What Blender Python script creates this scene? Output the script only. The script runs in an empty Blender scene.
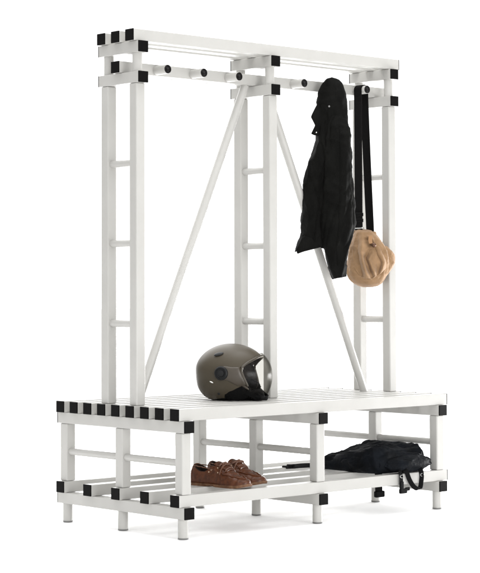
import bpy, bmesh, math, random
from mathutils import Vector, Matrix, noise
random.seed(7)
U = 0.00125                       # one drawing unit in metres
scene = bpy.context.scene
COL = scene.collection
TAU = math.tau

# ------------------------------------------------------------------ camera
CAM = Vector((-3638.889, -4331.306, 762.054))
RIGHT = Vector((0.74359798, -0.66862163, -0.00267433))
UP = Vector((-0.02090772, -0.02724962, 0.99940999))
FWD = Vector((0.66830001, 0.74310334, 0.03424212))
FPX, CX, CY = 1838.91, 240.0, 286.5 - 58.0795
RH = Vector((0.7436, -0.6686, 0)).normalized()
FH = Vector((0.6686, 0.7436, 0)).normalized()
ZV = Vector((0, 0, 1))

def at(px, py, ref):
    """point seen at photo pixel (px,py) on the upright plane through ref that faces the camera"""
    d = FWD + RIGHT * ((px - CX) / FPX) - UP * ((py - CY) / FPX)
    t = (Vector(ref) - CAM).dot(FH) / d.dot(FH)
    return CAM + d * t

cam = bpy.data.cameras.new('camera')
cam.sensor_fit = 'HORIZONTAL'; cam.sensor_width = 36
cam.lens = FPX / 480 * 36
cam.shift_y = -58.0795 / 480
cam.clip_start = 0.1; cam.clip_end = 3000
co = bpy.data.objects.new('camera', cam); COL.objects.link(co)
m = Matrix((RIGHT, UP, -FWD)).transposed().to_4x4(); m.translation = CAM * U
co.matrix_world = m
scene.camera = co

# ------------------------------------------------------------------ materials
def mat(name, base, rough=0.5, bump=None, var=None, spec=0.5, sheen=0, coat=0, metal=0, scale_vec=(1, 1, 1), fine=None):
    m = bpy.data.materials.new(name); m.use_nodes = True
    nt = m.node_tree; b = nt.nodes['Principled BSDF']
    b.inputs['Base Color'].default_value = (*base, 1)
    b.inputs['Roughness'].default_value = rough
    b.inputs['Metallic'].default_value = metal
    b.inputs['Specular IOR Level'].default_value = spec
    b.inputs['Sheen Weight'].default_value = sheen
    b.inputs['Coat Weight'].default_value = coat
    tc = nt.nodes.new('ShaderNodeTexCoord')
    mp = nt.nodes.new('ShaderNodeMapping'); mp.inputs['Scale'].default_value = scale_vec
    nt.links.new(tc.outputs['Object'], mp.inputs['Vector'])
    if var:
        sc, amt, tint = var
        n = nt.nodes.new('ShaderNodeTexNoise'); n.inputs['Scale'].default_value = sc; n.inputs['Detail'].default_value = 6
        nt.links.new(mp.outputs[0], n.inputs['Vector'])
        r = nt.nodes.new('ShaderNodeValToRGB')
        r.color_ramp.elements[0].position = 0.32; r.color_ramp.elements[1].position = 0.7
        r.color_ramp.elements[0].color = (*[c * (1 - amt) for c in base], 1)
        r.color_ramp.elements[1].color = (*tint, 1)
        nt.links.new(n.outputs['Fac'], r.inputs['Fac'])
        nt.links.new(r.outputs['Color'], b.inputs['Base Color'])
    prev = None
    for bp in (bump, fine):
        if not bp: continue
        sc, st, dist = bp
        n = nt.nodes.new('ShaderNodeTexNoise'); n.inputs['Scale'].default_value = sc; n.inputs['Detail'].default_value = 5
        nt.links.new(mp.outputs[0], n.inputs['Vector'])
        bn = nt.nodes.new('ShaderNodeBump'); bn.inputs['Strength'].default_value = st; bn.inputs['Distance'].default_value = dist
        nt.links.new(n.outputs['Fac'], bn.inputs['Height'])
        if prev: nt.links.new(prev.outputs['Normal'], bn.inputs['Normal'])
        prev = bn
    if prev: nt.links.new(prev.outputs['Normal'], b.inputs['Normal'])
    return m

M = {}
M['white'] = mat('white_powder_coat', (.40, .393, .373), .42, bump=(700, .12, .0005), var=(9, .03, (.41, .404, .385)))
M['cap'] = mat('black_plastic', (.0035, .0032, .0032), .5, bump=(400, .2, .0006), spec=.05)
M['plug'] = mat('dark_plug', (.006, .005, .005), .35, spec=.2)
M['glide'] = mat('grey_plastic', (.16, .16, .155), .5)
M['floor'] = mat('white_studio_floor', (.97, .97, .97), .9, spec=0.1)
M['jacket'] = mat('black_waxed_cotton', (.0034, .0034, .003), .75, bump=(45, .55, .004), fine=(320, .35, .0012), var=(14, .35, (.006, .006, .0054)), spec=.05, sheen=0, scale_vec=(1, 1, .55))
M['snap'] = mat('pale_metal_snap', (.75, .75, .72), .25, metal=.8)
M['strap'] = mat('black_webbing', (.0045, .0042, .0042), .75, bump=(500, .5, .0008), spec=.06)
M['canvas'] = mat('tan_canvas', (.235, .138, .068), .85, bump=(38, .5, .005), fine=(420, .35, .0008), var=(16, .22, (.30, .186, .100)), spec=.2, sheen=.15)
M['canvas_dark'] = mat('tan_canvas_piping', (.30, .17, .085), .85, bump=(420, .35, .0008), spec=.2)
M['metal'] = mat('nickel', (.32, .32, .31), .3, metal=1)
M['brass'] = mat('dark_brass', (.10, .05, .03), .35, metal=.6)
M['shell'] = mat('olive_brown_matt_lacquer', (.052, .042, .027), .42, var=(5, .08, (.057, .046, .030)), bump=(900, .08, .0004), spec=.3)
M['shell_trim'] = mat('dark_olive_plastic', (.045, .035, .024), .36, bump=(600, .1, .0005))
M['pivot'] = mat('black_rubber', (.006, .0065, .007), .45, spec=.25)
M['lining'] = mat('dark_brown_mesh_lining', (.045, .035, .030), .8, bump=(110, .8, .004), var=(55, .6, (.075, .06, .052)))
M['pad'] = mat('black_padding', (.004, .004, .004), .85, bump=(160, .6, .003), spec=.06)
M['leather'] = mat('brown_pull_up_leather', (.060, .0165, .0048), .32, bump=(95, .5, .002), fine=(420, .25, .0006), var=(60, .25, (.092, .028, .009)), spec=.26)
M['leather_in'] = mat('dark_leather_lining', (.018, .010, .007), .7)
M['lace'] = mat('rawhide_lace', (.10, .040, .020), .5, bump=(300, .3, .001))
M['sole'] = mat('tan_rubber_sole', (.13, .062, .032), .6, bump=(120, .4, .001), var=(60, .3, (.18, .095, .052)), spec=.2)
M['stitch'] = mat('cream_thread', (.36, .26, .18), .4)
M['nylon'] = mat('dark_navy_nylon', (.0020, .0026, .0038), .65, bump=(55, .7, .004), fine=(500, .3, .0008), var=(18, .4, (.0036, .0050, .0076)), spec=.08)
M['nylon_black'] = mat('black_nylon', (.003, .003, .0032), .65, bump=(160, .5, .002), spec=.08)
mv = bpy.data.materials.new('clear_visor'); mv.use_nodes = True
nt = mv.node_tree; nt.nodes.clear()
out = nt.nodes.new('ShaderNodeOutputMaterial'); mix = nt.nodes.new('ShaderNodeMixShader')
tr = nt.nodes.new('ShaderNodeBsdfTransparent'); tr.inputs[0].default_value = (.92, .915, .90, 1)
gl = nt.nodes.new('ShaderNodeBsdfGlossy'); gl.inputs['Roughness'].default_value = .2; gl.inputs[0].default_value = (.9, .9, .9, 1)
lw = nt.nodes.new('ShaderNodeLayerWeight'); lw.inputs[0].default_value = .5
pw_ = nt.nodes.new('ShaderNodeMath'); pw_.operation = 'POWER'; pw_.inputs[1].default_value = 5
fr = nt.nodes.new('ShaderNodeMath'); fr.operation = 'MULTIPLY_ADD'; fr.inputs[1].default_value = .025; fr.inputs[2].default_value = .006
nt.links.new(lw.outputs['Facing'], pw_.inputs[0]); nt.links.new(pw_.outputs[0], fr.inputs[0])
rmp = nt.nodes.new('ShaderNodeValToRGB')          # a clear sheet seen edge-on looks greyer
rmp.color_ramp.elements[0].position = .45; rmp.color_ramp.elements[0].color = (.93, .925, .91, 1)
rmp.color_ramp.elements[1].position = .97; rmp.color_ramp.elements[1].color = (.52, .51, .49, 1)
nt.links.new(lw.outputs['Facing'], rmp.inputs[0]); nt.links.new(rmp.outputs[0], tr.inputs[0])
nt.links.new(fr.outputs[0], mix.inputs[0]); nt.links.new(tr.outputs[0], mix.inputs[1]); nt.links.new(gl.outputs[0], mix.inputs[2])
nt.links.new(mix.outputs[0], out.inputs[0])
M['visor'] = mv

# ------------------------------------------------------------------ mesh helpers (drawing units)
def bm_new(): return bmesh.new()

def finish(name, bm, material, parent=None, origin=(0, 0, 0), smooth=False, solid=0, sub=0, label=None, local=False, sharp=.9):
    me = bpy.data.meshes.new(name)
    o = Vector(origin)
    for v in bm.verts:
        v.co = (v.co if local else (v.co - o)) * U
    bmesh.ops.recalc_face_normals(bm, faces=bm.faces)
    for f in bm.faces: f.smooth = smooth
    if smooth and sharp:
        for e in bm.edges:
            if len(e.link_faces) == 2 and e.calc_face_angle(0) > sharp: e.smooth = False
    bm.to_mesh(me); bm.free()
    me.materials.append(M[material])
    ob = bpy.data.objects.new(name, me); COL.objects.link(ob)
    if parent: ob.parent = parent
    if solid:
        md = ob.modifiers.new('thickness', 'SOLIDIFY'); md.thickness = solid * U; md.offset = -1
    if sub:
        md = ob.modifiers.new('round', 'SUBSURF'); md.levels = sub; md.render_levels = sub
    if label: ob['label'] = label
    return ob

def box(bm, x0, x1, y0, y1, z0, z1, bev=2.6, seg=2):
    t = bmesh.new()
    r = bmesh.ops.create_cube(t, size=1)
    for v in t.verts:
        v.co = Vector(((x0 + x1) / 2 + v.co.x * (x1 - x0), (y0 + y1) / 2 + v.co.y * (y1 - y0), (z0 + z1) / 2 + v.co.z * (z1 - z0)))
    if bev: bmesh.ops.bevel(t, geom=list(t.edges), offset=bev, segments=seg, affect='EDGES', profile=.5)
    join(bm, t)

def join(bm, t):
    me = bpy.data.meshes.new('tmp'); t.to_mesh(me); t.free(); bm.from_mesh(me); bpy.data.meshes.remove(me)

def frame_of(d):
    d = d.normalized(); a = Vector((0, 0, 1)) if abs(d.z) < .9 else Vector((1, 0, 0))
    x = d.cross(a).normalized(); return x, d.cross(x).normalized()

def tube(bm, pts, r, n=20, caps=True, flat=None):
    """swept round tube; r a number or list; flat=(vector, ratio) squashes it"""
    pts = [Vector(p) for p in pts]; rings = []
    x = None
    for i, p in enumerate(pts):
        d = (pts[min(i + 1, len(pts) - 1)] - pts[max(i - 1, 0)]).normalized()
        if x is None: x, y = frame_of(d)
        else:
            x = (x - d * x.dot(d)).normalized(); y = d.cross(x)
        rr = r[i] if isinstance(r, (list, tuple)) else r
        rings.append([bm.verts.new(p + (x * math.cos(TAU * k / n) + y * math.sin(TAU * k / n)) * rr) for k in range(n)])
    for a, b in zip(rings, rings[1:]):
        for k in range(n): bm.faces.new((a[k], a[(k + 1) % n], b[(k + 1) % n], b[k]))
    if caps:
        bm.faces.new(list(reversed(rings[0]))); bm.faces.new(rings[-1])

def ribbon(bm, pts, widthdir, w, th):
    """flat strap along pts; widthdir its width direction(s)"""
    pts = [Vector(p) for p in pts]; rings = []
    for i, p in enumerate(pts):
        d = (pts[min(i + 1, len(pts) - 1)] - pts[max(i - 1, 0)]).normalized()
        wd = Vector(widthdir[i] if isinstance(widthdir, list) else widthdir)
        wd = (wd - d * wd.dot(d)).normalized(); nn = d.cross(wd)
        c = []
        for a, b in ((-.5, -.5), (-.5, .5), (-.47, .5), (.47, .5), (.5, .5), (.5, -.5), (.47, -.5), (-.47, -.5)):
            c.append(bm.verts.new(p + wd * a * w + nn * b * th))
        rings.append(c)
    for a, b in zip(rings, rings[1:]):
        for k in range(8): bm.faces.new((a[k], a[(k + 1) % 8], b[(k + 1) % 8], b[k]))
    bm.faces.new(list(reversed(rings[0]))); bm.faces.new(rings[-1])

def lathe(bm, prof, c, axis, n=32):
    """prof: (radius, distance along axis)"""
    c = Vector(c); d = Vector(axis).normalized(); x, y = frame_of(d); rings = []
    for r, h in prof:
        if r < 1e-6: rings.append([bm.verts.new(c + d * h)])
        else: rings.append([bm.verts.new(c + d * h + (x * math.cos(TAU * k / n) + y * math.sin(TAU * k / n)) * r) for k in range(n)])
    for a, b in zip(rings, rings[1:]):
        for k in range(n):
            k2 = (k + 1) % n
            if len(a) == 1 and len(b) == 1: continue
            if len(a) == 1: bm.faces.new((a[0], b[k2], b[k]))
            elif len(b) == 1: bm.faces.new((a[k], a[k2], b[0]))
            else: bm.faces.new((a[k], a[k2], b[k2], b[k]))
    for e in (rings[0], rings[-1]):
        if len(e) > 1: bm.faces.new(e)

def catmull(P, n):
    """P: list of tuples -> n samples"""
    out = []
    for i in range(n):
        t = i / (n - 1) * (len(P) - 1); k = min(int(t), len(P) - 2); f = t - k
        p0, p1, p2, p3 = P[max(k - 1, 0)], P[k], P[k + 1], P[min(k + 2, len(P) - 1)]
        out.append(tuple(.5 * (2 * b + (c - a) * f + (2 * a - 5 * b + 4 * c - d) * f * f + (3 * b - a - 3 * c + d) * f ** 3) for a, b, c, d in zip(p0, p1, p2, p3)))
    return out

def lerp_rows(rows, y):
    if y <= rows[0][0]: return rows[0]
    for a, b in zip(rows, rows[1:]):
        if y <= b[0]:
            f = (y - a[0]) / (b[0] - a[0]); return tuple(p + (q - p) * f for p, q in zip(a, b))
    return rows[-1]

def thing(name, label, cat, loc=(0, 0, 0), group=None):
    o = bpy.data.objects.new(name, None); COL.objects.link(o)
    o.empty_display_size = .05
    o.location = Vector(loc) * U; o['label'] = label; o['category'] = cat
    if group: o['group'] = group
    return o

# ------------------------------------------------------------------ setting
bm = bm_new()
R = 60000
g = bmesh.ops.create_grid(bm, x_segments=24, y_segments=24, size=R)
for v in bm.verts: v.co.z = -.6
fl = finish('floor', bm, 'floor'); fl['kind'] = 'structure'

# ------------------------------------------------------------------ the cloakroom bench
p, w, h = 73.65, 40.0, 37.25
bw, bh = 38.5, 36.9
zb, zl, zr, zt = 400.77, 136.35, 1501.85, 1599.27
FX = (14.0, 591.8, 1177.0)         # left faces of the three frames' cross beams
LEN = 1233.6
W = 8 * p + w
y3 = 3 * p
pr = p
G = .4
bench = thing('cloakroom_bench', 'white tube frame cloakroom bench with hook rail, shoe shelf and black end caps', 'coat bench', (LEN / 2, W / 2, 0))
BO = (LEN / 2, W / 2, 0)
def part(name, bm, m, parent=bench, smooth=False, **k): return finish(name, bm, m, parent, BO, smooth, **k)

def cap_x(parent, x, s, y0, z1):
    b = bm_new()
    xa, xb = (x - .7, x + 4) if s > 0 else (x - 4, x + .7)
    box(b, xa, xb, y0 - .2, y0 + w + .2, z1 - h + G - .2, z1 + .2, 1.4, 3)
    part('end_cap', b, 'cap', parent)
def slat(name, y0, z1):
    b = bm_new(); box(b, 0, LEN, y0, y0 + w, z1 - h + G, z1, 1.6, 3)
    o = part(name, b, 'white')
    cap_x(o, 0, 1, y0, z1); cap_x(o, LEN, -1, y0, z1)
    return o
def crossbeam(x0, ya, yb, z1):
    b = bm_new(); box(b, x0, x0 + bw, ya + .6, yb - .6, z1 - bh + G, z1 - G, 1.6, 3)
    o = part('cross_beam', b, 'white')
    for y0, y1 in ((ya, ya + 5), (yb - 5, yb)):
        b = bm_new(); box(b, x0 - .2, x0 + bw + .2, y0, y1, z1 - bh + G - .1, z1 - G + .1, 1.4, 3)
        part('end_cap', b, 'cap', o)
for i in range(9): slat('seat_slat', i * p, zb)
for i in (0, 2, 4, 6, 8): slat('shelf_slat', i * p, zl)
for i in (0, 1, 2): slat('rack_slat', y3 + i * pr, zt)
yr = y3 + pr                        # the hook rail sits on the lower upper beam
rail = slat('hook_rail', yr, zr)
tw = 36.5
for x0 in FX:
    xc = x0 + bw / 2
    crossbeam(x0, -14.6, W + 14.6, zb - h)
    crossbeam(x0, -14.6, W + 14.6, zl - h)
    crossbeam(x0, y3 - 12.8, y3 + 2 * pr + w + 12.8, zr - h)
    crossbeam(x0, y3 - 12.8, y3 + 2 * pr + w + 12.8, zt - h)
    ycs = [i * p + w / 2 - (2.5 if i == 0 else 0) for i in (0, 4, 8)]
    for yc in ycs:
        b = bm_new(); box(b, xc - tw / 2, xc + tw / 2, yc - tw / 2, yc + tw / 2, zl + G, zb - h - bh, 4, 3); part('leg', b, 'white')
        b = bm_new(); lathe(b, [(16, 5), (16, zl - h - bh - G)], (xc, yc, 0), ZV)
        f = part('foot', b, 'white', smooth=True)
        b = bm_new(); lathe(b, [(14.2, 0), (16.4, 1.2), (16.6, 4.6), (15, 4.9)], (xc, yc, 0), ZV); part('glide', b, 'glide', f)
    for a, c in zip(ycs, ycs[1:]):
        b = bm_new(); tube(b, [(xc, a + tw / 2 - .5, 233.5), (xc, c - tw / 2 + .5, 233.5)], 11.5, 24); part('side_rung', b, 'white', smooth=True)
    ups = (y3 + w / 2, y3 + 2 * pr + w / 2)
    for yc in ups:
        b = bm_new(); box(b, xc - tw / 2, xc + tw / 2, yc - tw / 2, yc + tw / 2, zb + G, zr - h - bh, 4, 3); part('upright', b, 'white')
        b = bm_new(); lathe(b, [(15.8, zr - h - .2), (15.8, zt - h - bh + .2)], (xc, yc, 0), ZV); part('spacer_tube', b, 'white', smooth=True)
    for z in (1174, 917, 660):
        b = bm_new(); tube(b, [(xc, ups[0] + tw / 2 - .5, z), (xc, ups[1] - tw / 2 + .5, z)], 11.5, 24); part('ladder_rung', b, 'white', smooth=True)
ym = yr + w / 2
for xa, xb in ((FX[1] + bw / 2 - 48, FX[0] + bw / 2 + 58), (FX[1] + bw / 2 + 48, FX[2] + bw / 2 - 58)):
    b = bm_new()
    A = Vector((xa, ym, zr - h - 1)); B = Vector((xb, ym, zb + 1))
    tube(b, [A, A.lerp(B, .5), B], 14, 28); part('diagonal_brace', b, 'white', smooth=True)
HX = (155.7, 310.5, 466.5, 769.5, 924, 1081)
for x in HX:
    for s in (-1, 1):
        face = ym + s * w / 2
        b = bm_new()
        lathe(b, [(14.9, 0), (14.9, 57), (14.2, 59), (13.6, 59.6), (13.4, 52)], (x, face - s * .5, 1482), (0, s, 0), 32)
        hk = part('coat_hook', b, 'white', smooth=True)
        b = bm_new()
        lathe(b, [(13.9, 50), (14.1, 60.4), (13.2, 61.2), (12.0, 60.8), (10.2, 55.5), (6, 53.2), (0, 52.6)], (x, face - s * .5, 1482), (0, s, 0), 32)
        part('hook_plug', b, 'plug', hk, smooth=True)

# ------------------------------------------------------------------ cloth lofts
def cloth_loft(rows, ref, nz, na, dispf, ybot=None, close_bottom=True):
    """rows: (photo y, left x, right x, half depth, depth offset). returns bmesh, world units"""
    bm = bm_new(); rings = []
    y0, y1 = rows[0][0], rows[-1][0]
    for i in range(nz):
        f = i / (nz - 1)
        ring = []
        for k in range(na):
            th = TAU * k / na
            u = math.cos(th)
            yy = y0 + (y1 - y0) * f
            r = lerp_rows(rows, yy)
            if ybot: yy = yy + ybot(u) * max(0, (f - .75) / .25)
            L = at(r[1], yy, ref); Rr = at(r[2], yy, ref)
            c = (L + Rr) / 2; hw = (Rr - L).length / 2
            dv = math.sin(th)
            uu = math.copysign(abs(u) ** .85, u); vv = math.copysign(abs(dv) ** .9, dv)
            pos = c + RH * uu * hw + FH * (vv * r[3] + r[4])
            nrm = (RH * u / max(hw, 5) + FH * dv / max(r[3], 5)).normalized()
            pos = pos + nrm * dispf(th, f, pos)
            ring.append(bm.verts.new(pos))
        rings.append(ring)
    for a, b in zip(rings, rings[1:]):
        for k in range(na): bm.faces.new((a[k], a[(k + 1) % na], b[(k + 1) % na], b[k]))
    c = sum((v.co for v in rings[0]), Vector()) / na
    vt = bm.verts.new(c + ZV * 1.5)
    for k in range(na): bm.faces.new((rings[0][(k + 1) % na], rings[0][k], vt))
    if close_bottom:
        prev = rings[-1]; cc = sum((v.co for v in prev), Vector()) / na
        for s, up in ((.93, 1.0), (.80, 14), (.5, 22)):
            cur = [bm.verts.new(cc + (v.co - cc) * s + ZV * up) for v in rings[-1]]
            for k in range(na): bm.faces.new((prev[k], prev[(k + 1) % na], cur[(k + 1) % na], cur[k]))
            prev = cur
        bm.faces.new(prev)
    return bm

def nz3(pos, s, sz=1.0, off=0):
    return noise.noise(Vector((pos.x * s + off, pos.y * s, pos.z * s * sz)))
def ridge(pos, s, sz, off=0):
    return 1 - 2 * abs(nz3(pos, s, sz, off))

# jacket
JREF = Vector((923, 232, 1400))
JB = (923, 250, 940)
jacket = thing('jacket', 'black jacket hanging by its neck from a hook of the white rail', 'jacket', JB)
def crease(pos, s, sz, off, pw=2.2):
    """sharp-edged folds running mostly downwards"""
    wv = Vector((pos.x, pos.y, pos.z)) + Vector((1, -.6, 0)) * (22 * nz3(pos, .008, .7, off + 40))
    n_ = nz3(wv, s, sz, off)
    return (1 - min(1, abs(n_) * 2.2)) ** pw
def jdisp(th, f, pos):
    a = min(1, .2 + f * 1.5)
    d = 3.0 * a * math.sin(3 * th + 2.2 + 2.0 * f)
    sl = pos + ZV * 0 + RH * (pos.z * .22)
    d += a * (7 * crease(sl, .016, .16, 3) - 6 * crease(sl, .020, .13, 21) + 3.2 * crease(pos, .030, .5, 9, 1.6))
    d += 1.8 * nz3(pos, .045, .8) + .9 * nz3(pos, .12, 1)
    if f < .26: d += math.sin(f / .26 * math.pi) * (3 * crease(Vector((pos.x * .5 - pos.z * .7, pos.y * .5, pos.z * .7)), .032, .8, 15, 1.5) + 4 * nz3(pos, .035, .9, 44))
    return d - 1.5
rows = [(77.6, 330, 333.5, 6, 0), (78.4, 326.5, 336.5, 16, 0), (80, 325, 339.6, 24, 0), (84, 321.4, 342, 31, 0), (90, 318.6, 344, 36, 0), (95, 317.2, 345.6, 38, 0), (100, 316.8, 346.3, 39, 0),
        (110, 317, 347, 41, 2), (120, 317.4, 347.4, 44, 4), (130, 317.4, 348.3, 48, 6), (140, 316.6, 349, 52, 8), (150, 313.2, 349.6, 55, 10), (160, 309.8, 350.2, 57, 10),
        (170, 307.3, 350.6, 58, 10), (185, 304.8, 351, 58, 10), (200, 303.3, 351.3, 56, 10), (215, 302.2, 351.2, 54, 10), (230, 301.6, 350.5, 52, 10), (236, 300.8, 349, 50, 10),
        (242, 298.6, 347, 48, 10), (247, 296.8, 345.5, 44, 10), (250, 296.6, 344, 40, 10)]
bm = cloth_loft(rows, JREF, 150, 130, jdisp, ybot=lambda u: (2.2 * max(0, -u) ** 2 - 2.5 * (1 - abs(u)) + .6 * math.sin(9 * u)))
finish('body', bm, 'jacket', jacket, JB, True)
srows = [(112, 331, 343, 8, -24), (122, 328.5, 347.6, 20, -28), (135, 327, 349.4, 29, -32), (160, 324.8, 351.4, 36, -34), (185, 323, 352.4, 38, -34), (205, 322, 353.5, 38, -32), (225, 321.6, 354.3, 36, -30),
         (238, 321.8, 351.4, 35, -28), (248, 323, 348.7, 33, -26), (262, 326.5, 346.8, 30, -24), (272, 329.8, 346.2, 28, -22), (278, 331.8, 345.6, 26, -22)]
def sdisp(th, f, pos):
    e = math.exp(-((f - .5) / .16) ** 2)
    sl = pos - RH * (pos.z * .15); di = pos + ZV * 0
    d = 6 * crease(sl, .022, .15, 31) - 5 * crease(sl, .026, .2, 63)
    d += e * 5 * crease(Vector((pos.x * .5 + pos.z * .6, pos.y * .5, pos.z)), .03, .9, 11, 1.5)
    d += 1.6 * nz3(pos, .05, .8) + .8 * nz3(pos, .13, 1)
    if f > .93: d += 2.5
    if f < .3: d += 4 * crease(Vector((pos.x * .4 + pos.z * .7, pos.y * .4, pos.z * .8)), .030, .9, 71, 1.5) * math.sin(f / .3 * math.pi)
    return d - 1
bm = cloth_loft(srows, JREF, 120, 90, sdisp, ybot=lambda u: -1.4 * u)
finish('sleeve', bm, 'jacket', jacket, JB, True)
# flap of the collar pointing to the left, hem corner
def slab(poly, ref, th, depth, n=26, amp=3, curl=10):
    """thick soft patch: outline polygon (photo px), pillow-shaped, real thickness"""
    bm = bm_new()
    P = [at(x, y, ref) for x, y in poly]
    out = []
    m_ = len(P)
    for i in range(m_):
        a, b = P[i], P[(i + 1) % m_]
        for j in range(5): out.append(a.lerp(b, j / 5))
    # soften the corners
    out = [(out[i - 1] + out[i] * 2 + out[(i + 1) % len(out)]) / 4 for i in range(len(out))]
    c = sum(out, Vector()) / len(out); k = len(out)
    rings = []
    for side in (-1, 1):
        for s, t in ((1.0, .15), (.97, .5), (.9, .8), (.7, 1), (.4, 1.1)) if side < 0 else ((.4, -1.1), (.7, -1), (.9, -.8), (.97, -.5), (1.0, -.15)):
            r = []
            for q in out:
                v = c + (q - c) * s
                dd = depth - t * th + curl * math.sin((v - c).dot(RH) * .03) + amp * nz3(v, .045, 1, 3)
                r.append(bm.verts.new(v + FH * dd))
            rings.append(r)
    rings = rings[4::-1] + rings[:4:-1]
    for a, b in zip(rings, rings[1:]):
        for i in range(k): bm.faces.new((a[i], a[(i + 1) % k], b[(i + 1) % k], b[i]))
    bm.faces.new(rings[0]); bm.faces.new(list(reversed(rings[-1])))
    return bm
bm = slab([(319, 101), (315, 108), (310.3, 117.6), (312.5, 121.5), (314.8, 126), (312.6, 130.5), (310.6, 134.6), (314, 136), (318.6, 136.8), (320.5, 130), (325, 124), (326, 112)], JREF, 9, -22)
finish('collar', bm, 'jacket', jacket, JB, True, sub=1)
bm = slab([(302, 236), (299.2, 243), (295.6, 249), (296.8, 254.4), (303, 252), (313, 249.4), (321, 247.4), (321, 238)], JREF, 10, -32)
finish('hem', bm, 'jacket', jacket, JB, True, sub=1)
for x, y, dpt, r in ((316, 133.3, -33, 2.6), (298.6, 251, -43, 2.8)):
    b = bm_new(); q = at(x, y, JREF) + FH * dpt
    lathe(b, [(0, -2.2), (r * .7, -1.8), (r, -.6), (r, 3)], q, FH, 16); finish('snap_button', b, 'snap', jacket, JB, True)
b = bm_new(); q = at(328.6, 107.6, JREF) - FH * 43
lathe(b, [(0, -2), (2.4, -1.6), (3.4, -.2), (3.4, 6)], q, FH, 16); finish('rivet', b, 'glide', jacket, JB, True)

def on_cloth(ob_rows, y, u, disp, out_):
    r = lerp_rows(ob_rows, y); L = at(r[1], y, JREF); Rr = at(r[2], y, JREF)
    c = (L + Rr) / 2; hw = (Rr - L).length / 2; f = (y - ob_rows[0][0]) / (ob_rows[-1][0] - ob_rows[0][0])
    th = -math.acos(max(-1, min(1, math.copysign(abs(u) ** (1 / .85), u)))); cu, dv = math.cos(th), math.sin(th)
    pos = c + RH * u * hw + FH * (math.copysign(abs(dv) ** .9, dv) * r[3] + r[4])
    nrm = (RH * cu / max(hw, 5) + FH * dv / max(r[3], 5)).normalized()
    return pos + nrm * (disp(th, f, pos) + out_)
b = bm_new()
tube(b, [on_cloth(rows, 110 + i * 2.0, -.30 - .002 * i + .02 * math.sin(i * .3), jdisp, .6) for i in range(66)], 2.0, 8)
finish('placket_seam', b, 'jacket', jacket, JB, True)
b = bm_new()
tube(b, [on_cloth(srows, 128 + i * 2.0, .05 + .05 * math.sin(i * .08), sdisp, .3) for i in range(70)], 1.5, 8)
finish('sleeve_seam', b, 'jacket', jacket, JB, True)

# ------------------------------------------------------------------ shoulder bag
HB = Vector((1081, 266, 1482))
BB = (1125, 262, 770)
bag = thing('shoulder_bag', 'tan canvas shoulder bag hanging by a black webbing strap from the end hook', 'bag', BB)
BREF = Vector((1115, 262, 870))
def bdisp(th, f, pos):
    a = math.sin(math.pi * min(1, max(0, f))) ** .5
    q = pos + RH * ((pos.z - 870) * .25)
    d = a * (6 * nz3(q, .026, .35, 5) + 6 * crease(q, .018, .3, 77, 2.6) + 2.5 * nz3(pos, .06, .7, 2)) + 1.2 * nz3(pos, .12, 1)
    return d - 1.5 * a
FOLDS = [(-16, 1.7, [(357.5, 234), (355, 248), (356.5, 264), (361, 275)]), (10, 2.6, [(361.5, 238), (359.6, 252), (365, 274)]),
         (-11, 1.8, [(368.5, 248), (363.5, 257), (366, 266), (371, 277)]), (8, 2.2, [(371, 254), (367.6, 260), (372.5, 274)]),
         (-11, 1.8, [(373, 249), (375.5, 257), (378, 265), (376.6, 275)]), (8, 2.8, [(377, 250), (380.5, 256), (383, 263), (381.6, 272)]),
         (-7, 1.5, [(373.5, 240), (381, 246.5), (385.5, 257)]), (-8, 2.0, [(363, 239), (370.5, 245.5)]), (5, 1.6, [(366, 236), (371, 240)])]
def foldsum(x, y):
    x += .8 * noise.noise(Vector((x * .12, y * .12, 1))); y += .8 * noise.noise(Vector((x * .12, y * .12, 7)))
    t = 0
    for d, sg, P in FOLDS:
        best = 1e9; fr_ = 0
        for i, (a_, b_) in enumerate(zip(P, P[1:])):
            dx, dy = b_[0] - a_[0], b_[1] - a_[1]
            k = max(0, min(1, ((x - a_[0]) * dx + (y - a_[1]) * dy) / (dx * dx + dy * dy)))
            e = (x - a_[0] - k * dx) ** 2 + (y - a_[1] - k * dy) ** 2
            if e < best: best = e; fr_ = (i + k) / (len(P) - 1)
        t += d * min(1, .15 + 1.6 * fr_) * math.exp(-best / (sg * (.65 + .75 * fr_)) ** 2)
    return t
brows = [(229.5, 358, 367, 10, 0), (230.6, 356, 371.5, 24, 0), (233, 354.4, 374.6, 34, 0), (238, 352, 379.4, 44, 0), (244, 350, 383.8, 52, 0), (251, 348.6, 387.4, 58, 0), (258, 347.6, 389.2, 62, 0), (265, 346.8, 389.6, 63, 0), (271, 346.6, 388, 61, 0),
         (276, 347.8, 386, 57, 0), (280, 350.4, 384, 50, 0), (283.5, 354, 382, 38, 0), (286, 358.5, 377.5, 22, 0), (287.2, 363, 372.5, 8, 0)]
bm = cloth_loft(brows, BREF, 120, 150, bdisp, close_bottom=False)
bm.verts.ensure_lookup_table()
finish('pouch', bm, 'canvas', bag, BB, True)
# gusset lump on the right
grows = [(246, 381, 386.5, 8, 6), (248.5, 380, 389.6, 20, 6), (252, 379, 392.6, 28, 6), (257, 378, 394.8, 32, 6), (263, 377, 395, 33, 4), (268, 375, 392.6, 32, 0), (274, 371, 389, 30, -4), (280, 366, 385, 24, -6), (284, 363, 381, 14, -6), (285.5, 366, 375, 5, -6)]
bm = cloth_loft(grows, BREF, 90, 90, lambda th, f, pos: 5 * nz3(pos, .04, .6, 50) + 3 * crease(pos, .03, .5, 8) + 1.6 * nz3(pos, .1) - 1, close_bottom=False)
finish('gusset', bm, 'canvas', bag, BB, True)
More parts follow.
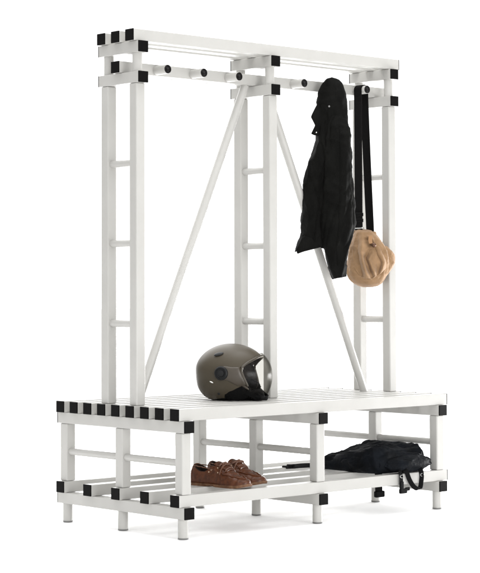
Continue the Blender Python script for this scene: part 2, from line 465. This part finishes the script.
# front flap: a curved sheet lying over the pouch
def flap():
    bm = bm_new(); rows_ = []
    ctrl = [(231.5, 356.5, 372.5), (236, 354.4, 377), (242, 352.8, 381.8), (249, 351.8, 385.4), (256, 351.6, 387.4), (263, 352.2, 386.8), (269, 353.8, 384.2), (274, 357.4, 379.4), (278.5, 362.5, 371.5)]
    n, k = 70, 70
    for i in range(n):
        y = 231.5 + (278.5 - 231.5) * i / (n - 1)
        _, l, r = lerp_rows(ctrl, y); b = lerp_rows(brows, y)
        row = []
        for j in range(k):
            u = j / (k - 1) * 2 - 1
            x = (l + r) / 2 + u * (r - l) / 2
            hx = (x - (b[1] + b[2]) / 2) / ((b[2] - b[1]) / 2)
            dep = -b[3] * math.sqrt(max(0.02, 1 - min(1, abs(hx)) ** 2.2)) - 5.5
            q = at(x, y, BREF)
            hang = (y - 231.5) / 47
            fold = 1.7 * foldsum(x, y) + 3.5 * nz3(q, .03, .5, 60) + 1.6 * nz3(q, .09)
            fold += 12 * max(0, hang - .74) / .26 + 7 * max(0, u - .5) * 2 * hang
            edge = min(1, (1 - abs(u)) * 5)
            row.append(bm.verts.new(q + FH * (dep - fold * (.35 + .65 * edge) + 3)))
        rows_.append(row)
    for a, b in zip(rows_, rows_[1:]):
        for j in range(k - 1): bm.faces.new((a[j], a[j + 1], b[j + 1], b[j]))
    return bm
finish('flap', flap(), 'canvas', bag, BB, True, solid=3.5)
b = bm_new(); q = at(372.3, 245.8, BREF) - FH * 78
lathe(b, [(0, -7), (3.4, -6.6), (7.2, -4), (8, 0), (8, 2), (7, 30)], q, (FH + ZV * .25 - RH * .2), 20); finish('flap_button', b, 'brass', bag, BB, True)
b = bm_new(); P_ = [at(369 + .2 * math.sin(i), 236.5 + i * .95, BREF) - FH * (55 + 2.6 * i) for i in range(9)]
ribbon(b, P_, RH, 13, 4); finish('button_tab', b, 'canvas_dark', bag, BB)
for px_, py_ in ((358.8, 231.5), (370.3, 233)):
    b = bm_new(); q = at(px_, py_, BREF)
    box(b, q.x - 9, q.x + 9, q.y - 25, q.y + 25, q.z - 22, q.z + 5, 6, 4); finish('strap_loop', b, 'canvas', bag, BB, True, sharp=0)
# strap over the hook
r0 = 17
LP = at(358.8, 231, BREF); RP = at(370.3, 233, BREF)
def left_run(z):
    f = max(0, min(1, (1470 - z) / (1470 - LP.z))); a_ = Vector((HB.x - r0 + 1, 266, z))
    return Vector((a_.x + (LP.x - a_.x) * f, a_.y + (LP.y - a_.y) * f, z))
def right_run(z):
    f = max(0, min(1, (1470 - z) / (1470 - RP.z)))
    return Vector((HB.x + r0 + (RP.x - HB.x - r0) * f ** 1.2, 266 + (RP.y - 266) * f, z))
pts = [left_run(z) for z in (LP.z - 6, LP.z + 40, 1100, 1200, 1320, 1420, 1470)]
pts += [Vector((HB.x - r0 * math.cos(a), 266, HB.z + r0 * math.sin(a))) for a in [math.pi * i / 14 for i in range(15)]]
pts += [right_run(z) for z in (1470, 1430, 1350, 1250, 1150, 1060, RP.z + 40, RP.z - 6)]
b = bm_new(); ribbon(b, pts, (0, 1, 0), 36, 3.2); finish('strap', b, 'strap', bag, BB)
# slide buckle and the pale bar on the left run
b = bm_new()
for z_ in (1015, 1036):
    q = left_run(z_); box(b, q.x - 6, q.x + 2.5, q.y - 22, q.y + 22, z_ - 6.5, z_ + 6.5, 2, 2)
finish('slide_buckle', b, 'cap', bag, BB)
b = bm_new(); q = left_run(at(358.8, 228.2, BREF).z)
box(b, q.x - 5, q.x + 5, q.y - 23, q.y + 23, q.z - 3, q.z + 3, 1.5, 2); finish('bar_buckle', b, 'snap', bag, BB)
b = bm_new(); ribbon(b, [left_run(z) + Vector((-3.4, 0, 0)) for z in (1046, 1030, 1012, 995, 982)], (0, 1, 0), 38, 3); finish('strap_end', b, 'strap', bag, BB)

# ------------------------------------------------------------------ helmet
HC = Vector((449, 258, zb + .8))
ang = math.radians(15)
HF = (RH * math.cos(ang) - FH * math.sin(ang)).normalized()      # where it faces
HL = ZV.cross(HF)                                                # its left
helmet = thing('helmet', 'matt olive brown open face helmet with clear visor standing on the seat', 'helmet', HC)
def hp(x, y, z): return HC + HF * x + HL * y + ZV * z
def hfin(name, bm, m, smooth=True, parent=helmet, **k):
    for v in bm.verts: v.co = hp(*v.co)
    return finish(name, bm, m, parent, HC, smooth, **k)
def ell(rx, ry, rz, cz, n=96, mrings=64, bottom=2.0):
    bm = bm_new(); rings = []
    for i in range(mrings + 1):
        ph = math.pi * i / mrings - math.pi / 2
        ring = []
        for k in range(n):
            th = TAU * k / n
            cp = math.cos(ph); sp = math.sin(ph)
            x = rx * cp * math.cos(th); y = ry * math.copysign(abs(math.sin(th)) ** .93, math.sin(th)) * cp; z = rz * sp
            if z < 0:                       # the lower half is drawn in like a helmet's neck
                f = -z / rz
                kk = max(cp, 1e-4) ** -.42
                x *= kk; y *= 1 + (kk - 1) * .85
            ring.append((x, y, cz + z))
        rings.append(ring)
    top = [[bm.verts.new(c) for c in r] for r in rings]
    for a, b in zip(top, top[1:]):
        for k in range(n):
            bm.faces.new((a[k], a[(k + 1) % n], b[(k + 1) % n], b[k]))
    bmesh.ops.remove_doubles(bm, verts=bm.verts, dist=.01)
    return bm
def clip(bm, g):
    """keep the part where g >= 0, cutting faces exactly on g = 0"""
    bmesh.ops.triangulate(bm, faces=bm.faces)
    val = {v: g(*v.co) for v in bm.verts}
    out = bm_new(); vm = {}; em = {}
    def vv(v):
        if v not in vm: vm[v] = out.verts.new(v.co)
        return vm[v]
    def ev(a, b):
        key = frozenset((a, b))
        if key not in em:
            t = val[a] / (val[a] - val[b])
            lo, hi = 0., 1.
            p = a.co.lerp(b.co, t)
            for _ in range(12):
                t = (lo + hi) / 2; p = a.co.lerp(b.co, t)
                if (g(*p) >= 0) == (val[a] >= 0): lo = t
                else: hi = t
            em[key] = out.verts.new(p)
        return em[key]
    for f in bm.faces:
        poly = []
        vs = list(f.verts)
        for a, b in zip(vs, vs[1:] + vs[:1]):
            if val[a] >= 0: poly.append(vv(a))
            if (val[a] >= 0) != (val[b] >= 0): poly.append(ev(a, b))
        if len(poly) >= 3:
            try: out.faces.new(poly)
            except ValueError: pass
    bm.free()
    return out
def smin(a, b, k):
    hh = max(0, min(1, .5 + .5 * (b - a) / k)); return b * (1 - hh) + a * hh - k * hh * (1 - hh)
def e_front(z):
    return 52 + (112 - z) * .34 if z < 112 else 52 + (z - 112) * 1.55
def low(x):
    if x < 0: return 3.5
    return 3.5 + 39 * min(1.3, x / 77) ** 1.25
def g_shell(x, y, z, o=0):
    a = e_front(z) - x + o
    b = (z - low(x)) + o
    return smin(a * .8, b, 8)
sh = clip(ell(123, 98, 97, 90), lambda x, y, z: g_shell(x, y, z))
shell = hfin('shell', sh, 'shell', solid=6)
ln = clip(ell(114, 89, 88, 90), lambda x, y, z: g_shell(x, y, z, 2.5) if z > 0 else -1)
hfin('lining', ln, 'lining')
# rim moulding along the opening of the shell
def surf_y(x, z, rx=123, ry=98, rz=97, cz=90):
    zz = z - cz
    if zz < 0:
        kk = max(1e-4, 1 - (zz / rz) ** 2) ** -.21
        ex = x / kk; k = 1 + (kk - 1) * .85
    else: ex, k = x, 1
    q = 1 - (zz / rz) ** 2
    if q <= 0: return 0
    c = ex / (rx * math.sqrt(q))
    if abs(c) >= 1: return 0
    return ry * math.sqrt(q) * k * math.sqrt(1 - c * c) ** .93
rim = bm_new()
edge = []
z = 49
while z < 145.5:
    x = e_front(z)
    # soften the wedge corner
    x = x + 6 * math.exp(-((z - 112) / 9) ** 2)
    edge.append((x, z)); z += 2.0
path = [(x, -surf_y(x, z), z) for x, z in edge]
path = path + [(a, -b, c) for a, b, c in reversed(path)]
tube(rim, path, 4.2, 10); hfin('rim_trim', rim, 'shell_trim')
# raised side plate that carries the visor arm, pivot cap, vent, screws
def plate(poly, out_, th, name, m, side=-1, par=None):
    bm = bm_new()
    c = (sum(a for a, b in poly) / len(poly), sum(b for a, b in poly) / len(poly))
    P = []
    n = len(poly)
    for i in range(n):
        a, b = poly[i], poly[(i + 1) % n]
        for j in range(6): P.append((a[0] + (b[0] - a[0]) * j / 6, a[1] + (b[1] - a[1]) * j / 6))
    P = [((P[i - 1][0] + 2 * P[i][0] + P[(i + 1) % len(P)][0]) / 4, (P[i - 1][1] + 2 * P[i][1] + P[(i + 1) % len(P)][1]) / 4) for i in range(len(P))]
    rings = []
    for s, t in ((1, -.5), (1, .6), (.94, 1), (.7, 1.05), (.4, 1.05), (.15, 1.05)):
        r = []
        for x, z in P:
            xx, zz = c[0] + (x - c[0]) * s, c[1] + (z - c[1]) * s
            y = surf_y(xx, zz) + out_ + th * t
            r.append(bm.verts.new((xx, side * y, zz)))
        rings.append(r)
    k = len(P)
    for a, b in zip(rings, rings[1:]):
        for i in range(k): bm.faces.new((a[i], a[(i + 1) % k], b[(i + 1) % k], b[i]))
    bm.faces.new(rings[-1])
    return hfin(name, bm, m, parent=par or helmet)
for s in (-1, 1):
    plate([(-22, 66), (10, 70), (42, 52), (66, 48), (72, 58), (58, 88), (50, 112), (24, 112), (0, 116), (-16, 104)], .5, 3.2, 'visor_arm', 'shell_trim', s)
    c = Vector((-8, s * (surf_y(-8, 92) + 2), 92))
    b = bm_new(); lathe(b, [(23, -6), (23, 4), (21, 7), (17, 7.6), (15.5, 5), (12, 4.6), (10.5, 8), (4, 9), (0, 9)], c, (0, s, .04), 40)
    hfin('pivot_cap', b, 'pivot')
    b = bm_new(); yv = surf_y(-26, 153)
    # vent: low oval with a slot
    t_ = bm_new(); bmesh.ops.create_uvsphere(t_, u_segments=24, v_segments=12, radius=1)
    for v in t_.verts: v.co = Vector((-24 + v.co.x * 16 + v.co.z * 2, s * (yv + 1.5 + v.co.y * 4 * s - v.co.z * 5.5), 154 + v.co.z * 6.5 + v.co.x * 2.2))
    join(b, t_); vent = hfin('vent', b, 'pivot')
    b = bm_new(); yv = surf_y(-41, 31)
    lathe(b, [(4.2, -4), (4.2, 1.2), (3, 2), (0, 2)], (-22, s * surf_y(-22, 24), 24), (0, s, 0), 16); hfin('screw', b, 'pivot')
    b = bm_new(); t_ = bm_new(); bmesh.ops.create_uvsphere(t_, u_segments=16, v_segments=8, radius=1)
    for v in t_.verts: v.co = Vector((-44 + v.co.x * 7, s * (surf_y(-44, 62) + v.co.y * s * 2), 62 - v.co.x * 2.4 + v.co.z * 2.6))
    join(b, t_); hfin('badge', b, 'snap')
    b = bm_new(); t_ = bm_new(); bmesh.ops.create_uvsphere(t_, u_segments=20, v_segments=10, radius=1)   # the strap tab at the cheek
    for v in t_.verts: v.co = Vector((68 + v.co.x * 13 + v.co.z * -3, s * (surf_y(62, 46) + 3 + v.co.y * s * 4), 47 + v.co.z * 6 - v.co.x * 7))
    join(b, t_); hfin('cheek_tab', b, 'shell_trim')
# padding ring at the bottom
b = bm_new(); n1, n2 = 120, 16; rings = []
for i in range(n1):
    a = TAU * i / n1; ca, sa = math.cos(a), math.sin(a)
    fx = 96 if ca > 0 else 66
    cx, cy = 4 + fx * ca, 56 * sa
    hgt = 8 + 10 * max(0, ca) ** .7
    ring = []
    for k in range(n2):
        t = TAU * k / n2
        rr = 12 + 2.5 * noise.noise(Vector((cx * .05, cy * .05, t)))
        o_ = math.cos(t) * rr * .9
        ring.append(b.verts.new((cx + o_ * ca, cy + o_ * sa, max(.2, hgt + math.sin(t) * (hgt * 1.05) + 2 * noise.noise(Vector((cx * .08, cy * .08, 3 + t)))))))
    rings.append(ring)
for i in range(n1):
    a, c = rings[i], rings[(i + 1) % n1]
    for k in range(n2): b.faces.new((a[k], a[(k + 1) % n2], c[(k + 1) % n2], c[k]))
hfin('neck_roll', b, 'pad')
for s in (-1, 1):
    b = bm_new(); t_ = bm_new(); bmesh.ops.create_uvsphere(t_, u_segments=36, v_segments=24, radius=1)
    for v in t_.verts:
        c = v.co.copy(); d = 1 + .07 * noise.noise(c * 3 + Vector((s, 0, 0)))
        v.co = Vector((34 + c.x * 50 * d, s * (68 + c.y * s * 17 * d), max(.5, 34 + c.z * 34 * d)))
    join(b, t_); hfin('cheek_pad', b, 'pad')
b = bm_new()
ribbon(b, [(70, -80, 30), (92, -62, 16), (112, -34, 9), (122, -8, 7), (118, 24, 9), (98, 56, 16), (76, 78, 30)], (0.2, 0, 1), 14, 4); hfin('chin_strap', b, 'pad')
b = bm_new(); t_ = bm_new(); bmesh.ops.create_uvsphere(t_, u_segments=28, v_segments=16, radius=1)
for v in t_.verts:
    c = v.co.copy(); d = 1 + .35 * noise.noise(c * 2.3 + Vector((4, 2, 1)))
    v.co = Vector((98 + c.x * 24 * d, -36 + c.y * 26 * d, max(.5, 12 + c.z * 13 * d)))
join(b, t_); hfin('strap_padding', b, 'pad')
# visor
def g_vis(x, y, z):
    a = math.degrees(math.atan2(z - 92, x + 8))
    top = 30 - a; bot = a + 47
    back = x - (60 if z < 112 else 60 + (z - 112) * .9)
    return min(top, bot, back * .6)
vs = ell(138, 104, 108, 84)
vs = clip(vs, g_vis)
vis = hfin('visor', vs, 'visor', solid=2.5)

# ------------------------------------------------------------------ shoes
SHW = [(0, 22, 52), (.03, 28, 68), (.12, 32, 76), (.3, 33, 76), (.45, 35, 74), (.55, 38, 66), (.66, 40, 51), (.78, 39.5, 39), (.88, 34, 31), (.94, 26, 26), (.975, 17.5, 22), (.992, 9, 19), (1, 2.5, 17)]
LSH = 228
def shoe_sec(t):
    for a, b in zip(SHW, SHW[1:]):
        if t <= b[0]:
            f = (t - a[0]) / (b[0] - a[0]); f = f * f * (3 - 2 * f) if b[0] - a[0] > .08 else f
            return a[1] + (b[1] - a[1]) * f, a[2] + (b[2] - a[2]) * f
    return SHW[-1][1:]
def bend(t): return 5 * math.sin(t * math.pi) - 3
def make_shoe(label, heel, toe, mirror):
    d = Vector((toe[0] - heel[0], toe[1] - heel[1], 0)).normalized(); lf = ZV.cross(d) * mirror
    base = Vector((heel[0], heel[1], zl + .5))
    root = thing('shoe', label, 'shoe', base, 'pair of brown lace up shoes on the shelf')
    def sp(x, y, z): return base + d * x + lf * y + ZV * z
    def fin(name, bm, m, parent=root, smooth=True, **k):
        for v in bm.verts: v.co = sp(*v.co)
        return finish(name, bm, m, parent, base, smooth, **k)
    SOLE = 9
    # sole
    b = bm_new(); n = 70; outl = []
    for i in range(n + 1):
        t = .5 - .5 * math.cos(math.pi * i / n); ww, _ = shoe_sec(t); outl.append((t * LSH * 1.012 - 1.5, ww * .98 + 2, t))
    ring = [(x, y + bend(t)) for x, y, t in outl] + [(x, -y + bend(t)) for x, y, t in reversed(outl)]
    rs = []
    for z, s in ((0, -2.5), (1.5, 0), (5, .6), (SOLE - 2, .4), (SOLE, -2.0)):
        c = []
        for (x, y) in ring:
            cx = x + (s if x > LSH * .5 else -s) * .8; cy = y + math.copysign(s, y)
            lift = 6 * max(0, (x / LSH - .8) / .2) ** 2
            arch = 0 if z > 3 else 5 * math.exp(-((x / LSH - .40) / .055) ** 2)
            c.append(b.verts.new((cx, cy, z + lift + arch)))
        rs.append(c)
    k = len(ring)
    for a, c in zip(rs, rs[1:]):
        for i in range(k): b.faces.new((a[i], a[(i + 1) % k], c[(i + 1) % k], c[i]))
    b.faces.new(rs[0]); b.faces.new(rs[-1])
    fin('sole', b, 'sole', smooth=True)
    # upper
    def upper(off, nn=100, mm=56, lo=0):
        b = bm_new(); rings = []
        for i in range(nn + 1):
            t = i / nn
            ww, hh = shoe_sec(t); ww -= off; hh -= off * .8; hh = max(hh, SOLE + 4)
            ring = []
            for j in range(mm + 1):
                a = math.pi * j / mm
                ca, sa = math.cos(a), math.sin(a)
                pw = .72 if t < .6 else .85
                y = ww * math.copysign(abs(ca) ** .8, ca); z = SOLE - 3 + (hh - SOLE + 3) * sa ** pw
                lift = 6 * max(0, (t - .8) / .2) ** 2
                # creases over the instep
                cr = 1.0 * math.sin(t * 90) * math.exp(-((t - .70) / .05) ** 2) * sa
                q = Vector((t * (LSH - 2 * off) + off, y + bend(t), z + lift + cr))
                q += Vector((0, (1 if ca > 0 else -1), .3)) * 1.2 * noise.noise(q * .04 + Vector((mirror * 3, 0, 0)))
                ring.append(b.verts.new(q))
            rings.append(ring)
        for a, c in zip(rings, rings[1:]):
            for j in range(mm): b.faces.new((a[j], a[j + 1], c[j + 1], c[j]))
        b.faces.new(rings[0]); b.faces.new(list(reversed(rings[-1])))
        return b
    def g_open(x, y, z, o=0):
        t = x / LSH
        y = y - bend(max(0, min(1, t)))
        if z < 30: return 5
        ww, hh = shoe_sec(max(0, min(1, t)))
        a = (x - 60) / (58 - o); bb = y / (31 - o - 8 * max(0, a) )
        dip = 9 * (math.sqrt(abs(a) ** 2.6 + abs(bb) ** 2.4) - 1)
        topline = 46 + 30 * max(0, (48 - x) / 48) ** 1.6 + 20 * max(0, min(1, (x - 68) / 42)) ** 1.3 + o
        return max(smin(dip, 40, 3) if a * a + bb * bb < 4 else 5, 0) * 0 + max(dip, topline - z) if t < .56 else max(dip, 1 if t > .56 else -1)
    up = clip(upper(0), lambda x, y, z: g_open(x, y, z))
    u = fin('upper', up, 'leather', solid=3)
    li = clip(upper(4), lambda x, y, z: g_open(x, y, z, 1.0))
    fin('lining', li, 'leather_in')
    # tongue
    b = bm_new(); rws = []
    for i in range(14):
        f = i / 13; row = []
        for j in range(13):
            a = (j / 12 - .5) * 2
            x = 148 - 52 * f; zc = 56 + 24 * f ** .8
            row.append(b.verts.new((x + 3 * a * a, a * (22 + 2 * f) + bend(.5), zc - 7 * a * a - (2 if i == 0 else 0) + 1.5 * math.sin(f * 6))))
        rws.append(row)
    for a, c in zip(rws, rws[1:]):
        for j in range(12): b.faces.new((a[j], a[j + 1], c[j + 1], c[j]))
    fin('tongue', b, 'leather', solid=4)
    # raised moccasin seam round the vamp
    def up_pt(t, a, out_=1.2):
        ww, hh = shoe_sec(t); ca, sa = math.cos(a), math.sin(a)
        pw = .72 if t < .6 else .85
        return (t * LSH, ww * math.copysign(abs(ca) ** .8, ca) * 1.01 + bend(t), SOLE - 3 + (hh - SOLE + 3) * sa ** pw + 6 * max(0, (t - .8) / .2) ** 2 + out_)
    b = bm_new(); pts = []
    for i in range(41):
        q = i / 40; s = abs(q - .5) * 2
        t = .93 - .37 * s ** 1.6; a = math.pi * (.5 + (.5 - q) * 2 * .30 * min(1, 1.6 * s + .0) / max(s, 1e-6) * s if False else .5 + (q - .5) * .60)
        pts.append(up_pt(t, a))
    tube(b, pts, 2.4, 8); fin('moccasin_seam', b, 'leather')
    # lacing
    b = bm_new()
    for t, aa in ((.515, .20), (.565, .19), (.62, .18)):
        for s in (0,):
            P = [up_pt(t + .03 * (q - .5), math.pi * (.5 + (q - .5) * aa * 2), 5.5 if .15 < q < .85 else 2.5) for q in [i / 12 for i in range(13)]]
            tube(b, P, 2.1, 8)
    kx, ky, kz = up_pt(.55, math.pi / 2, 9)
    t_ = bm_new(); bmesh.ops.create_uvsphere(t_, u_segments=14, v_segments=8, radius=1)
    for v in t_.verts: v.co = Vector((kx + v.co.x * 6, ky + v.co.y * 7, kz + v.co.z * 5))
    join(b, t_)
    for s in (-1, 1):
        loop = [(kx + 2 * math.sin(q * 6) - 4 * q, ky + s * (4 + 34 * math.sin(q * math.pi) ** .8 * (.4 + .6 * q if q < .5 else .7)), kz + 4 * math.sin(q * math.pi) - 15 * math.sin(q * math.pi) * abs(math.sin(q * 1.6)) + (q - .5) * 3) for q in [i / 18 for i in range(19)]]
        tube(b, loop, 2.0, 8)
        endp = [(kx + 10 * q, ky + s * (6 + 36 * q), kz - 2 - 32 * q ** 1.6) for q in [i / 10 for i in range(11)]]
        tube(b, endp, 2.0, 8)
    fin('lace', b, 'lace')
    # side lace threaded round the collar and pale eyelets
    for s in (-1, 1):
        b = bm_new()
        P = []
        for i in range(25):
            q = i / 24; t = .05 + .42 * q
            ww, hh = shoe_sec(t)
            zz = 58 + 4 * math.cos(q * 3) - (5 if 0 else 0)
            arg = max(0, min(1, (zz - SOLE + 3) / (hh - SOLE + 3))) ** (1 / .72)
            ca = math.sqrt(max(0, 1 - arg * arg))
            P.append((t * LSH, s * (ww * ca ** .8 + 1.0 * (1 if int(q * 10) % 2 == 0 else -3.0)) + bend(t), zz))
        tube(b, P, 1.8, 8); fin('side_lace', b, 'lace')
        for t, zz in ((.36, 46), (.40, 53), (.50, 60), (.53, 46)):
            ww, hh = shoe_sec(t)
            arg = max(0, min(1, (zz - SOLE + 3) / (hh - SOLE + 3))) ** (1 / .72); ca = math.sqrt(max(0, 1 - arg * arg))
            b = bm_new(); lathe(b, [(0, 1.8), (1.6, 1.6), (2.4, .8), (2.4, -3)], (t * LSH, s * (ww * ca ** .8) + bend(t), zz), (0, s, .3), 14)
            fin('eyelet', b, 'stitch')
    return root
make_shoe('brown leather lace up shoe on the shelf right beside the front left leg', (266, 232), (302, 10), 1)
make_shoe('brown leather lace up shoe half hidden behind its mate, its toe farther from the leg', (358, 266), (395, 42), -1)

# ------------------------------------------------------------------ backpack lying on the shelf
PB = Vector((1030, 180, zl + .6))
pack = thing('backpack', 'limp dark navy backpack lying flat on the shoe shelf with straps dangling', 'backpack', PB)
b = bm_new(); n, k = 120, 90
x0, x1, ya, yb = 904, 1172, 20, 332
def pk_point(a, s, side):
    """a angle, s radius 0..1 ; rounded square footprint"""
    ca, sa = math.cos(a), math.sin(a)
    e = .30
    u = math.copysign(abs(ca) ** e, ca) * s; v = math.copysign(abs(sa) ** e, sa) * s
    x = (x0 + x1) / 2 + u * (x1 - x0) / 2; y = (ya + yb) / 2 + v * (yb - ya) / 2
    return x, y, u, v
tops, bots = [], []
def thick(x, y, u, v):
    fu = (x - x0) / (x1 - x0); fv = (y - ya) / (yb - ya)
    left = fv * (1 - fu)                  # 1 at the far left corner, which lies flat
    T = 88 - 70 * max(0, left - .12) ** 1.15
    T += 5 * math.sin(fu * 6 + 1.4) * (1 - left)
    return T
for i in range(k):
    s = (i / (k - 1))
    rt, rb = [], []
    for j in range(n):
        a = TAU * j / n
        x, y, u, v = pk_point(a, s, 1)
        T = thick(x, y, u, v)
        edge = (1 - s ** 9) ** .5 if s < 1 else 0
        q = Vector((x, y, 0))
        al = x * .74 - y * .67; ac = x * .67 + y * .74
        wz = T * edge
        f = 10 * crease(Vector((al * .22, ac, wz * 1.2)), .020, 1, 3, 1.5) - 9 * crease(Vector((al * .3, ac * .9, wz * 1.4)), .024, 1, 18, 1.8) + 4 * crease(Vector((al, ac * .6, wz)), .030, 1, 8, 1.5) + 2 * noise.noise(q * .05)
        z = 22 + (T - 22) * edge + f * min(1, edge * 1.3) * .9
        bul = 4 * noise.noise(Vector((u * 3, v * 3, 5))) * s
        rt.append(b.verts.new((x + (bul * 2 + f * .6 * s ** 6) * u, y + (bul * 2 + f * .6 * s ** 6) * v, zl + z)))
    tops.append(rt)
for i in range(k - 1):
    for j in range(n): b.faces.new((tops[i][j], tops[i][(j + 1) % n], tops[i + 1][(j + 1) % n], tops[i + 1][j]))
prev = tops[-1]
for s, z in ((.985, 10), (.95, 2.0), (.85, .9), (.5, .9), (.1, .9)):
    cur = []
    for j in range(n):
        x, y, u, v = pk_point(TAU * j / n, s, -1); cur.append(b.verts.new((x, y, zl + z + .3)))
    for j in range(n): b.faces.new((prev[j], prev[(j + 1) % n], cur[(j + 1) % n], cur[j]))
    prev = cur
b.faces.new(prev); bmesh.ops.remove_doubles(b, verts=b.verts, dist=.05)
def pfin(name, bm, m, smooth=True, parent=pack, **kk): return finish(name, bm, m, parent, PB, smooth, **kk)
pfin('bag_body', b, 'nylon')
# a roll of cloth along the front, where the bag's lid hangs to the edge of the shelf
def lump(c, r, seed, amp=.18, sc=2.2):
    t_ = bm_new(); bmesh.ops.create_icosphere(t_, subdivisions=5, radius=1)
    for v in t_.verts:
        q = v.co.copy(); dd = 1 + amp * (1 - 2 * abs(noise.noise(q * sc + Vector((seed, 0, 0))))) - amp * .5 + .05 * noise.noise(q * 7 + Vector((0, seed, 0)))
        v.co = Vector(c) + Vector((q.x * r[0], q.y * r[1], q.z * r[2])) * dd
        v.co.z = max(v.co.z, zl + .8)
    return t_
b = lump((1050, 26, zl + 30), (118, 40, 30), 3, .10, 1.6); pfin('lid', b, 'nylon')
b = lump((930, 130, zl + 30), (34, 100, 34), 8, .10, 1.5); pfin('front_pocket', b, 'nylon')
# straps and buckles in front of the shelf
def strap_y(x, z0, y=-10): return Vector((x, y, z0))
b = bm_new()
ribbon(b, [(985, 18, zl + 16), (985, -4, zl + 12), (985, -9, zl - 2), (986, -9, zl - 30)], (1, 0, 0), 15, 3)
pfin('strap', b, 'nylon_black', False)
b = bm_new()
pt = [(1006, 4, zl + 16), (1010, -10, zl + 8), (1022, -12, zl - 18), (1040, -13, zl - 42), (1060, -14, zl - 54), (1075, -14, zl - 52), (1082, -13, zl - 30), (1086, -11, zl - 4), (1088, 2, zl + 20)]
pt = catmull(pt, 40)
ribbon(b, pt, (.5, -.5, .3), 16, 3); pfin('strap', b, 'nylon_black', False)
b = bm_new()
tube(b, [(985 + 8 * math.cos(a), -13, zl - 7 + 5 * math.sin(a)) for a in [TAU * i / 20 for i in range(21)]], 1.5, 8)
tube(b, [(1086 + 8 * math.cos(a), -14, zl - 8 + 5 * math.sin(a)) for a in [TAU * i / 20 for i in range(21)]], 1.5, 8)
pfin('strap_ring', b, 'metal')
b = bm_new()
box(b, 978, 995, -14, -6, zl - 52, zl - 24, 3, 2); box(b, 976, 1012, -15, -5, zl - 66, zl - 48, 4, 2); box(b, 1006, 1026, -14, -6, zl - 58, zl - 46, 3, 2)
pfin('buckle', b, 'nylon_black', False)
# strap end that drops between the slats
b = bm_new()
ribbon(b, [(968, 82, zl + 4), (968, 80, zl - 20), (968, 80, zl - 62)], (1, -.4, 0), 26, 4); box(b, 950, 992, 72, 88, zl - 84, zl - 62, 4, 2)
pfin('strap_end', b, 'nylon_black', False)
# strap end lying toward the left
b = bm_new()
q0 = at(326, 466, (905, 330, zl)); q1 = at(296, 467.5, (880, 400, zl))
pts = [Vector((905, 318, zl + 14)), Vector((893, 352, zl + 12)), Vector((885, 384, zl + 9)), Vector((880, 404, zl + 6)), Vector((868, 436, zl + 3.5)), Vector((862, 452, zl + 3))]
ribbon(b, [tuple(x) for x in pts[:5]], (1, .2, 0.9), 17, 6)
ribbon(b, [tuple(x) for x in pts[3:]], (1, .2, 0.9), 7, 3)
box(b, 866, 884, 408, 428, zl + .6, zl + 12, 3, 2); pfin('shoulder_strap', b, 'nylon_black', False)

# ------------------------------------------------------------------ light
wd = bpy.data.worlds.new('World'); scene.world = wd; wd.use_nodes = True
nt = wd.node_tree; bg = nt.nodes['Background']
tc = nt.nodes.new('ShaderNodeTexCoord')
def dot(vec, k, prev=None):
    d = nt.nodes.new('ShaderNodeVectorMath'); d.operation = 'DOT_PRODUCT'; d.inputs[1].default_value = Vector(vec) * k
    nt.links.new(tc.outputs['Generated'], d.inputs[0]); return d.outputs['Value']
def math_(op, a, b):
    n = nt.nodes.new('ShaderNodeMath'); n.operation = op
    for i, q in enumerate((a, b)):
        if isinstance(q, (int, float)): n.inputs[i].default_value = q
        else: nt.links.new(q, n.inputs[i])
    return n.outputs[0]
def math_(op, a, b):
    n = nt.nodes.new('ShaderNodeMath'); n.operation = op
    for i, q in enumerate((a, b)):
        if isinstance(q, (int, float)): n.inputs[i].default_value = q
        else: nt.links.new(q, n.inputs[i])
    return n.outputs[0]
pos_ = lambda v: math_('MAXIMUM', dot(v, 1.0), 0.0)
# added directional world glow, no walls: strongest behind, weaker above and camera side
tot = .02
for k_, v_, e_ in ((1.05, ZV, 1.0), (.62, FH, 1.0), (1.0, FH, 3.0), (1.1, -FH, 1.0)):
    tot = math_('ADD', tot, math_('MULTIPLY', math_('POWER', pos_(v_), e_), k_))
nt.links.new(tot, bg.inputs['Strength'])
bg.inputs['Color'].default_value = (1, 1, 1, 1)

def area(name, loc, tgt, size, power):
    l = bpy.data.lights.new(name, 'AREA'); l.shape = 'RECTANGLE'; l.size, l.size_y = size; l.energy = power
    o = bpy.data.objects.new(name, l); COL.objects.link(o)
    o.location = loc; o.rotation_euler = (Vector(tgt) - Vector(loc)).to_track_quat('-Z', 'Y').to_euler()
    return o
CEN = Vector((LEN / 2, W / 2, 0)) * U
area('overhead_floor_fill', CEN + ZV * 4.2, CEN, (4.5, 4.5), 118)  # added light from above, drives the white floor to clip
area('overhead_small_fill', CEN + ZV * 4.15, CEN, (2, 2), 66)  # smaller added fill from above for floor and seat tops
area('rear_overhead_fill', CEN + Vector((.3, 3, 3.2)), CEN, (4, 3), 90)  # added fill, set back to reach floor and seat but spare front faces
area('front_strip_softbox', CEN + RH * 3.0 - FH * 4.5 + ZV * .9, CEN + ZV * .6, (2.5, 1.2), 98)
area('rear_floor_fill', CEN + FH * 3.5 + ZV * .4, CEN + ZV * .25, (5, .6), 138)  # added low fill, lifts the shaded floor under the bench
area('side_floor_fill', CEN + Vector((3.9, -.1, .35)), CEN + ZV * .15, (3, .5), 300)  # added low fill from the right end, whitens the floor below the seat

vs_ = scene.view_settings; vs_.view_transform = 'Standard'; vs_.look = 'None'; vs_.exposure = 0; vs_.gamma = 1
